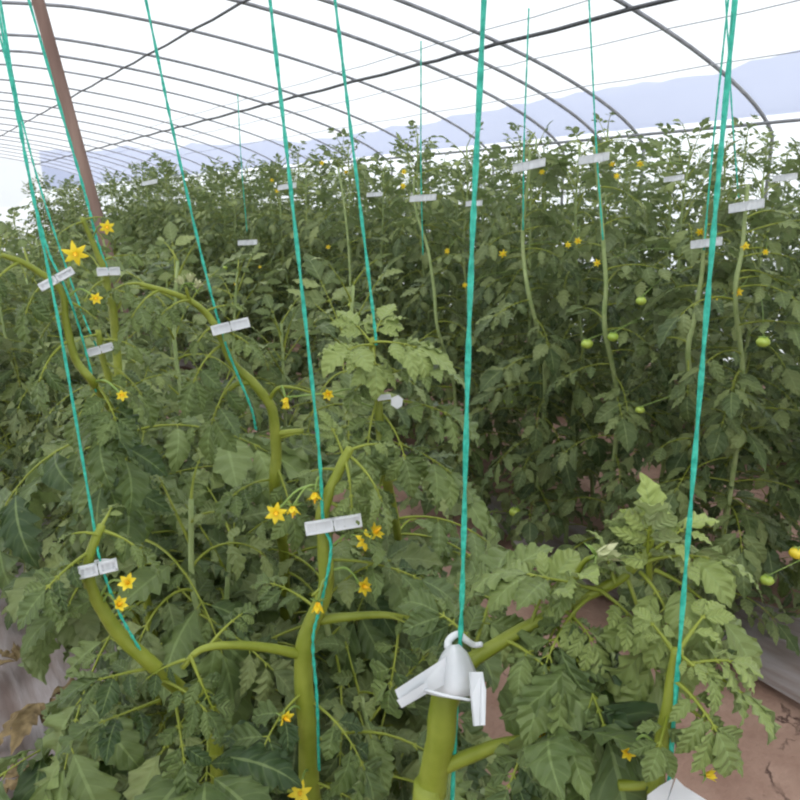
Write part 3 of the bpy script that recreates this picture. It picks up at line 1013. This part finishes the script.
clipped_far('tomato plant with a long pale stem below the tilted clip across the path', [(530, 300), (524, 262), (523, 225), (527, 190), (529, 165), (530, 150)], XR, 4, 1)
clipped_far('tomato plant with a pale straight stem under the clip by the orange flower', [(605, 330), (606, 285), (603, 240), (600, 200), (596, 165), (594, 148)], XR, 4, 2)
clipped_far('tomato plant with a pale stem held by the clip next to the right twine', [(688, 360), (694, 320), (701, 280), (704, 245), (706, 225)], XR, 4, 3)
clipped_far('tomato plant with a kinked pale stem under the level clip, left of the thickest twine', [(438, 330), (434, 290), (428, 250), (417, 215), (414, 195), (414, 178)], XR, 4, 4, .010)
clipped_far('tomato plant with a thin pale stem rising right of the thin middle twine', [(352, 300), (350, 270), (347, 230), (342, 190), (338, 168)], XR + .05, 4, 5, .009)
clipped_far('tomato plant with a pale stem behind the highest right clip', [(735, 300), (742, 250), (746, 206), (748, 185)], XR, 4, 6, .009)


# ------------------------------------------------------------------ twine
def twine(label, pts, r=.0026, group=None, top=True, seed=0):
    P = [np.asarray(p, float) for p in pts]
    if top:
        d = nrm(P[0] - P[1])
        if d[2] < .2: d = ZUP
        k = (2.25 - P[0][2]) / d[2]
        k = max(k, 0)
        P = [P[0] + d * k] + P
    Q = smooth_path(P, 14)
    rng = random.Random(seed)
    g = Geo()
    R = np.array([r * (1 + .12 * math.sin(i * 1.7) + rng.uniform(-.06, .06)) for i in range(len(Q))])
    # two twisted strands
    T = np.gradient(Q, axis=0); T /= np.linalg.norm(T, axis=1)[:, None] + 1e-9
    a = np.array([1., .3, 0]); out = []
    Np = np.cross(T, a); Np /= np.linalg.norm(Np, axis=1)[:, None] + 1e-9
    Bp = np.cross(T, Np)
    for ph in (0, math.pi):
        an = np.arange(len(Q)) * .9 + ph
        off = (Np * np.cos(an)[:, None] + Bp * np.sin(an)[:, None]) * (r * .35)
        tube(g, Q + off, R * .72, sides=6)
    o = g.build('twine', M['twine'], origin=P[-1])
    tag(o, label, 'twine', group)
    return o


twine('thickest green twine hanging in front at the middle, through the open white clip', [at(484, 0, .55), at(470, 300, .55), at(462, 600, .55), at(457, 690, .55), at(451, 830, .548)], .0022)
twine('long green twine hanging at the right over the light green crown', [at(735, 0, .515), at(712, 250, .515), at(688, 540, .515), at(668, 795, .50), at(664, 840, .50)], .0019)
twine('green twine left of the middle, winding round the stem below the level clip', [at(270, 0, .78), at(292, 200, .77), at(318, 440, .76), at(323, 520, .757), at(331, 548, .745), at(322, 600, .742), at(313, 640, .738), at(317, 700, .735), at(319, 770, .735)], .0020)
twine('green twine hanging to the leaf whorl right of the middle left twine', [at(335, 0, .96), at(352, 140, .96), at(373, 312, .955), at(376, 345, .95)], .0021)
twine('thin green twine slanting down to the bright winged clip', [at(150, 20, 1.0), at(175, 140, 1.0), at(205, 270, 1.0), at(226, 345, .985), at(250, 405, .975), at(256, 430, .98)], .0018)
twine('leftmost long green twine running down to the clip at the lower left', [at(0, 20, .735), at(28, 170, .735), at(60, 330, .73), at(92, 515, .725), at(100, 560, .715), at(118, 610, .71), at(140, 650, .715)], .0015)
twine('green twine beside the leftmost one, running to the slanting clip', [at(10, 60, .97), at(30, 180, .96), at(48, 250, .95), at(64, 285, .945), at(80, 330, .945), at(96, 392, .95)], .0015)
twine('thin green twine right of the leftmost pair, ending among leaves above the small tilted clip', [at(14, 90, 1.18), at(38, 180, 1.17), at(62, 255, 1.16), at(85, 320, 1.155), at(101, 356, 1.15)], .0014)
twine('pale green twine running down along the brown post to its small clip', [at(52, 80, 1.42), at(84, 190, 1.41), at(97, 240, 1.4), at(109, 274, 1.4)], .0024)
for k, (a, b, c, d, X, lab) in enumerate(((421, 90, 423, 255, XR - .02, 'thin green twine over the level clip left of the thickest twine'),
                                          (527, 60, 523, 230, XR - .02, 'thin green twine behind the tilted clip in the row across the path'),
                                          (592, 60, 603, 240, XR - .02, 'thin green twine beside the clip by the orange flower'),
                                          (722, 60, 704, 250, XR - .02, 'thin green twine just left of the right twine, above its clip'),
                                          (728, 40, 740, 215, XR + .4, 'faint green twine right of the right twine'),
                                          (238, 100, 247, 232, XR - .02, 'thin green twine between the slanting and the middle left twine'),
                                          )):
    twine(lab, [atx(a, b, X), atx((a + c) / 2 - 1, (b + d) / 2, X), atx(c, d, X)], .0032)


# ------------------------------------------------------------------ clips
def clip(label, c, right, up, L=.062, h=.014, parts=True, ring=True, group=None):
    """closed trellis clip: a ring round stem and twine and a long folded bar with a slot"""
    right = nrm(np.asarray(right, float)); up = nrm(np.asarray(up, float) - right * (np.asarray(up, float) @ right))
    fr = np.cross(right, up)
    Rm = np.stack([right, fr, up], 1)
    c = np.asarray(c, float)
    root = empty('tomato_clip', c)
    tag(root, label, 'plant clip', group)

    def slab(name, x0, x1, zc, hh, th, slot=True):
        g = Geo()
        xa_, xb_ = x0, x1
        b = .0012
        # rim frame
        for (cx, cz, sx, sz) in (((xa_ + xb_) / 2, zc + hh / 2 - b, xb_ - xa_, 2 * b), ((xa_ + xb_) / 2, zc - hh / 2 + b, xb_ - xa_, 2 * b),
                                 (xa_ + b, zc, 2 * b, hh), (xb_ - b, zc, 2 * b, hh)):
            box(g, Rm @ np.array([cx, 0, cz]), (sx, th, sz), rot=Rm)
        box(g, Rm @ np.array([(xa_ + xb_) / 2, -.0008, zc]), (xb_ - xa_ - .001, th * .45, hh - .001), rot=Rm)
        for q in (.33, .66):
            box(g, Rm @ np.array([xa_ + (xb_ - xa_) * q, -.0003, zc]), (.0016, th * .9, hh - .002), rot=Rm)
        o = g.build(name, M['clip'], root, smooth=False)
        return o
    slab('wing', -L * .5, -.0005, 0, h, .005)
    slab('wing', .0005, L * .5, 0, h, .005)
    g = Geo()
    P = [Rm @ np.array([.0115 * math.cos(a), .0115 * math.sin(a) - .014, 0]) for a in np.linspace(0, 2 * math.pi, 17)]
    tube(g, np.array(P), .0022, sides=6, cap=False)
    g.build('ring', M['clip'], root)
    return root


def facing(a, b, d):
    """unit vector of the clip's long side, from pixel a to pixel b at distance d"""
    return at(*b, d) - at(*a, d)


def put(label, a, b, d, h, X=None, off=.0):
    A_ = at(*a, d) if X is None else atx(*a, X)
    B_ = at(*b, d) if X is None else atx(*b, X)
    c = (A_ + B_) / 2
    c = c + nrm(CAM - c) * off
    depth = (c - CAM) @ FW
    hh = h / FPX * depth
    # keep the wing broadside to the aisle
    w = B_ - A_
    clip(label, c, w, UP * .9 + ZUP * .3, np.linalg.norm(w), hh)


put('level white clip with a slot, holding the forked stem left of the middle', (306, 529), (361, 520), .757, 13, off=.016)
put('bright white winged clip on the bent stem of the S curved plant', (212, 331), (249, 322), .985, 10, off=.012)
put('white clip slanting up to the right below the star flower at the left edge', (40, 288), (73, 270), .945, 8, off=.012)
put('whitish clip half under leaves at the lower left', (79, 573), (117, 564), .712, 12, off=.010)
put('small white clip at the foot of the brown post', (97, 272), (120, 271), 1.39, 8, off=.012)
put('small tilted white clip just below the one at the post', (88, 353), (113, 346), 1.14, 8, off=.012)
put('long tilted white clip high in the row across the path, right of the thickest twine', (513, 169), (545, 162), 0, 8, XR - .04)
put('long white clip beside the orange flower high in the row across the path', (579, 161), (609, 156), 0, 8, XR - .04)
put('white clip crossed by the right twine', (691, 245), (722, 241), 0, 8, XR - .04)
put('white clip high at the right, between the right twine and the picture edge', (729, 209), (764, 203), 0, 9, XR - .04)
put('level white clip left of the thickest twine, high on the kinked stem', (410, 199), (436, 197), 0, 6, XR - .04)
put('small pale clip behind leaves left of the right twine, just under the plant tops', (664, 180), (684, 177), 0, 5, XR + .05)
put('small whitish clip at the right edge under the plant tops', (773, 179), (797, 176), 0, 6, XR + .05)
put('tiny pale clip between the slanting twine and the middle left twine', (238, 243), (257, 242), 0, 5, XR - .04)
put('tiny white clip crossed by the middle left twine near the plant tops', (278, 188), (296, 185), 0, 5, XR)
put('tiny white clip just left of the thickest twine', (466, 204), (482, 203), 0, 5, XR)
put('tiny white clip right of the thin middle twine near the plant tops', (367, 195), (382, 194), 0, 4, XR)
put('tiny white clip above the plants between the post and the slanting twine', (142, 184), (157, 181), 0, 4, XR)

# the open clip on the thickest twine: pouch over the stem end, one wing down left, one wing hanging right
def plate(g, pts, th, nrm_dir, mat=0):
    P = [np.asarray(p, float) for p in pts]
    n = nrm(np.asarray(nrm_dir, float)) * th / 2
    k = len(P)
    V = [p + n for p in P] + [p - n for p in P]
    F = []
    c0 = sum(P) / k
    F.append(list(range(k))); F.append(list(range(2 * k - 1, k - 1, -1)))
    for i in range(k):
        j = (i + 1) % k
        F.append([i, k + i, k + j, j])
    g.n_before = g.n
    V = np.array(V)
    g.V.append(V); g.UV.append(np.zeros((len(V), 2))); g.Y.append(np.zeros(len(V)))
    g.F += [[i + g.n for i in f] for f in F]; g.M += [mat] * len(F); g.n += len(V)


def q(x, y, d=.53): return at(x, y, d)


root = empty('tomato_clip', q(447, 685, .54)); org = q(447, 685, .54)
tag(root, 'large open white clip with drooping wings on the thickest twine', 'plant clip')
TC = nrm(CAM - org)
g = Geo()   # left wing with thick rim
plate(g, [q(x, y, d) - org for x, y, d in ((395, 690, .51), (446, 657, .535), (450, 682, .53), (428, 693, .52), (402, 708, .51))], .0035, TC)
plate(g, [q(x, y, d) - org + TC * .003 for x, y, d in ((397, 700, .51), (427, 682, .52), (429, 688, .52), (402, 708, .51))], .004, TC)
g.build('wing', M['clip'], root, smooth=False)
g = Geo()
plate(g, [q(x, y, d) - org for x, y, d in ((470, 672, .53), (482, 672, .52), (485, 690, .51), (484, 725, .495), (474, 726, .495), (471, 695, .51))], .0035, TC + RT * .4)
plate(g, [q(x, y, d) - org + TC * .003 for x, y, d in ((481, 674, .52), (485, 690, .51), (484, 725, .495), (480, 725, .495))], .004, TC + RT * .4)
g.build('wing', M['clip'], root, smooth=False)
g = Geo()   # curved pouch between them
rows = 7
Vp = []
for i in range(rows):
    t = i / (rows - 1)
    for j in range(13):
        s = j / 12
        x = (447 - 20 * (t ** .7)) * (1 - s) + (459 + 24 * (t ** .6)) * s
        y = 646 + 48 * t + 5 * math.sin(math.pi * s) * t - 2 * s
        d = .545 - .030 * math.sin(math.pi * s) * (.4 + .6 * t)
        Vp.append(q(x, y, d) - org)
g.add(Vp, [[i * 13 + j, (i + 1) * 13 + j, (i + 1) * 13 + j + 1, i * 13 + j + 1] for i in range(rows - 1) for j in range(12)])
po = g.build('pouch', M['clip'], root)
sm = po.modifiers.new('thick', 'SOLIDIFY'); sm.thickness = .0018
g = Geo()
tube(g, smooth_path([q(448, 648, .545) - org, q(449, 640, .55) - org, q(458, 634, .555) - org, q(466, 640, .555) - org, q(474, 645, .56) - org, q(482, 644, .56) - org], 4), .0035, .0025, 8)
g.build('hook', M['clip'], root)
g = Geo()
tube(g, smooth_path([q(425, 690, .515) - org, q(447, 696, .505) - org, q(470, 700, .51) - org], 5), .0014, .0012, 6)
g.build('rim', M['clip'], root)

# clip at the bottom edge on the right twine
root = empty('tomato_clip', q(680, 795, .49)); org = q(680, 795, .49)
tag(root, 'white clip at the bottom edge on the right twine', 'plant clip')
TC = nrm(CAM - org)
g = Geo()
plate(g, [q(x, y, .485) - org for x, y in ((676, 778), (684, 786), (716, 806), (712, 822), (680, 812), (668, 800))], .003, TC)
g.build('wing', M['clip'], root, smooth=False)
g = Geo()
plate(g, [q(x, y, .485) - org for x, y in ((674, 778), (668, 800), (664, 815), (646, 815), (648, 795), (660, 786))], .003, TC - RT * .3)
g.build('wing', M['clip'], root, smooth=False)
g = Geo()
tube(g, smooth_path([q(662, 796, .49) - org, q(655, 804, .50) - org, q(662, 812, .51) - org, q(675, 806, .50) - org, q(676, 792, .49) - org], 4), .003, .003, 8)
g.build('ring', M['clip'], root)

# small rounded clip tab on the leaf-whorl plant
root = empty('tomato_clip', at(390, 400, .925)); org = at(390, 400, .925)
tag(root, 'rounded white clip half hidden under the leaf whorl', 'plant clip')
g = Geo()
TC = nrm(CAM - org)
plate(g, [at(x, y, .92) - org for x, y in ((391, 398), (398, 395), (403, 399), (402, 406), (397, 409), (391, 405))], .004, TC)
g.build('wing', M['clip'], root, smooth=False)
g = Geo()
plate(g, [at(x, y, .925) - org for x, y in ((376, 395), (390, 394), (392, 399), (378, 401))], .004, TC)
g.build('wing', M['clip'], root, smooth=False)

# withered leaves on the sheet at the lower left
rd = random.Random(6)
for px, py, lab in ((52, 705, 'curled brown withered leaf on the mulch at the lower left'),
                    (40, 718, 'narrow dark withered leaf below the curled brown one'),
                    (20, 678, 'dry twisted leaf at the left edge on the mulch'),
                    (90, 750, 'brown dry leaf crumpled near the bottom left plant'),
                    (30, 795, 'dry yellowish leaf at the bottom left corner')):
    v = ray(px, py); t = (.06 - EYE) / v[2]; P = CAM + v * t
    g = Geo()
    a = rd.uniform(0, 6.28)
    for k in range(3):
        add_leaflet(g, rd, T_HI, np.zeros(3), (math.cos(a + k * .8), math.sin(a + k * .8), .1), ZUP + np.array([rd.uniform(-1, 1), rd.uniform(-1, 1), 0]) * .5, rd.uniform(.12, .2), 0, .7)
    o = g.build('withered_leaf', M['dry'], origin=None)
    zmin = min(float(v_[:, 2].min()) for v_ in g.V)
    o.location = (P[0], P[1], .03 - zmin)
    tag(o, lab, 'dead leaf', 'withered leaves on the mulch')

# ------------------------------------------------------------------ light
w = bpy.data.worlds.new('sky'); SC.world = w
w.use_nodes = True
nt = w.node_tree; nt.nodes.clear()
o_ = nt.nodes.new('ShaderNodeOutputWorld'); bg = nt.nodes.new('ShaderNodeBackground')
sky = nt.nodes.new('ShaderNodeTexSky'); sky.sky_type = 'HOSEK_WILKIE' if False else 'NISHITA'
sky.sun_disc = False; sky.sun_elevation = 50 * D2; sky.sun_rotation = 200 * D2; sky.dust_density = 4
mx = nt.nodes.new('ShaderNodeMix'); mx.data_type = 'RGBA'; mx.inputs[0].default_value = .93
mul = nt.nodes.new('ShaderNodeVectorMath'); mul.operation = 'SCALE'; mul.inputs['Scale'].default_value = .12
nt.links.new(sky.outputs[0], mul.inputs[0])
nt.links.new(mul.outputs[0], mx.inputs[6]); mx.inputs[7].default_value = (.95, .98, 1.0, 1)
nt.links.new(mx.outputs[2], bg.inputs[0])
tcw = nt.nodes.new('ShaderNodeTexCoord'); sxyz = nt.nodes.new('ShaderNodeSeparateXYZ')     # overcast sky: brightest overhead
nt.links.new(tcw.outputs['Generated'], sxyz.inputs[0])
mr = nt.nodes.new('ShaderNodeMapRange'); mr.inputs[1].default_value = 0; mr.inputs[2].default_value = 1
mr.inputs[3].default_value = .95; mr.inputs[4].default_value = 1.9
nt.links.new(sxyz.outputs[2], mr.inputs[0]); nt.links.new(mr.outputs[0], bg.inputs[1])
nt.links.new(bg.outputs[0], o_.inputs[0])
sl = bpy.data.lights.new('sun', 'SUN'); sl.energy = .8; sl.angle = 50 * D2; sl.color = (1, .98, .94)
so = bpy.data.objects.new('sun', sl); COL.objects.link(so)
so.rotation_euler = (18 * D2, -22 * D2, 0); so.location = (0, 0, 20)

# ------------------------------------------------------------------ camera
cd = bpy.data.cameras.new('camera'); co = bpy.data.objects.new('camera', cd); COL.objects.link(co)
cd.sensor_width = 36; cd.lens = FPX / 800 * 36; cd.clip_start = .02; cd.clip_end = 2000
co.matrix_world = Matrix(((RT[0], UP[0], -FW[0], 0), (RT[1], UP[1], -FW[1], 0), (RT[2], UP[2], -FW[2], EYE), (0, 0, 0, 1)))
SC.camera = co
SC.view_settings.view_transform = 'Standard'
SC.view_settings.look = 'None'
SC.view_settings.exposure = .06
SC.view_settings.gamma = 1
SC.view_settings.use_curve_mapping = False
SC.cycles.filter_width = 2.2
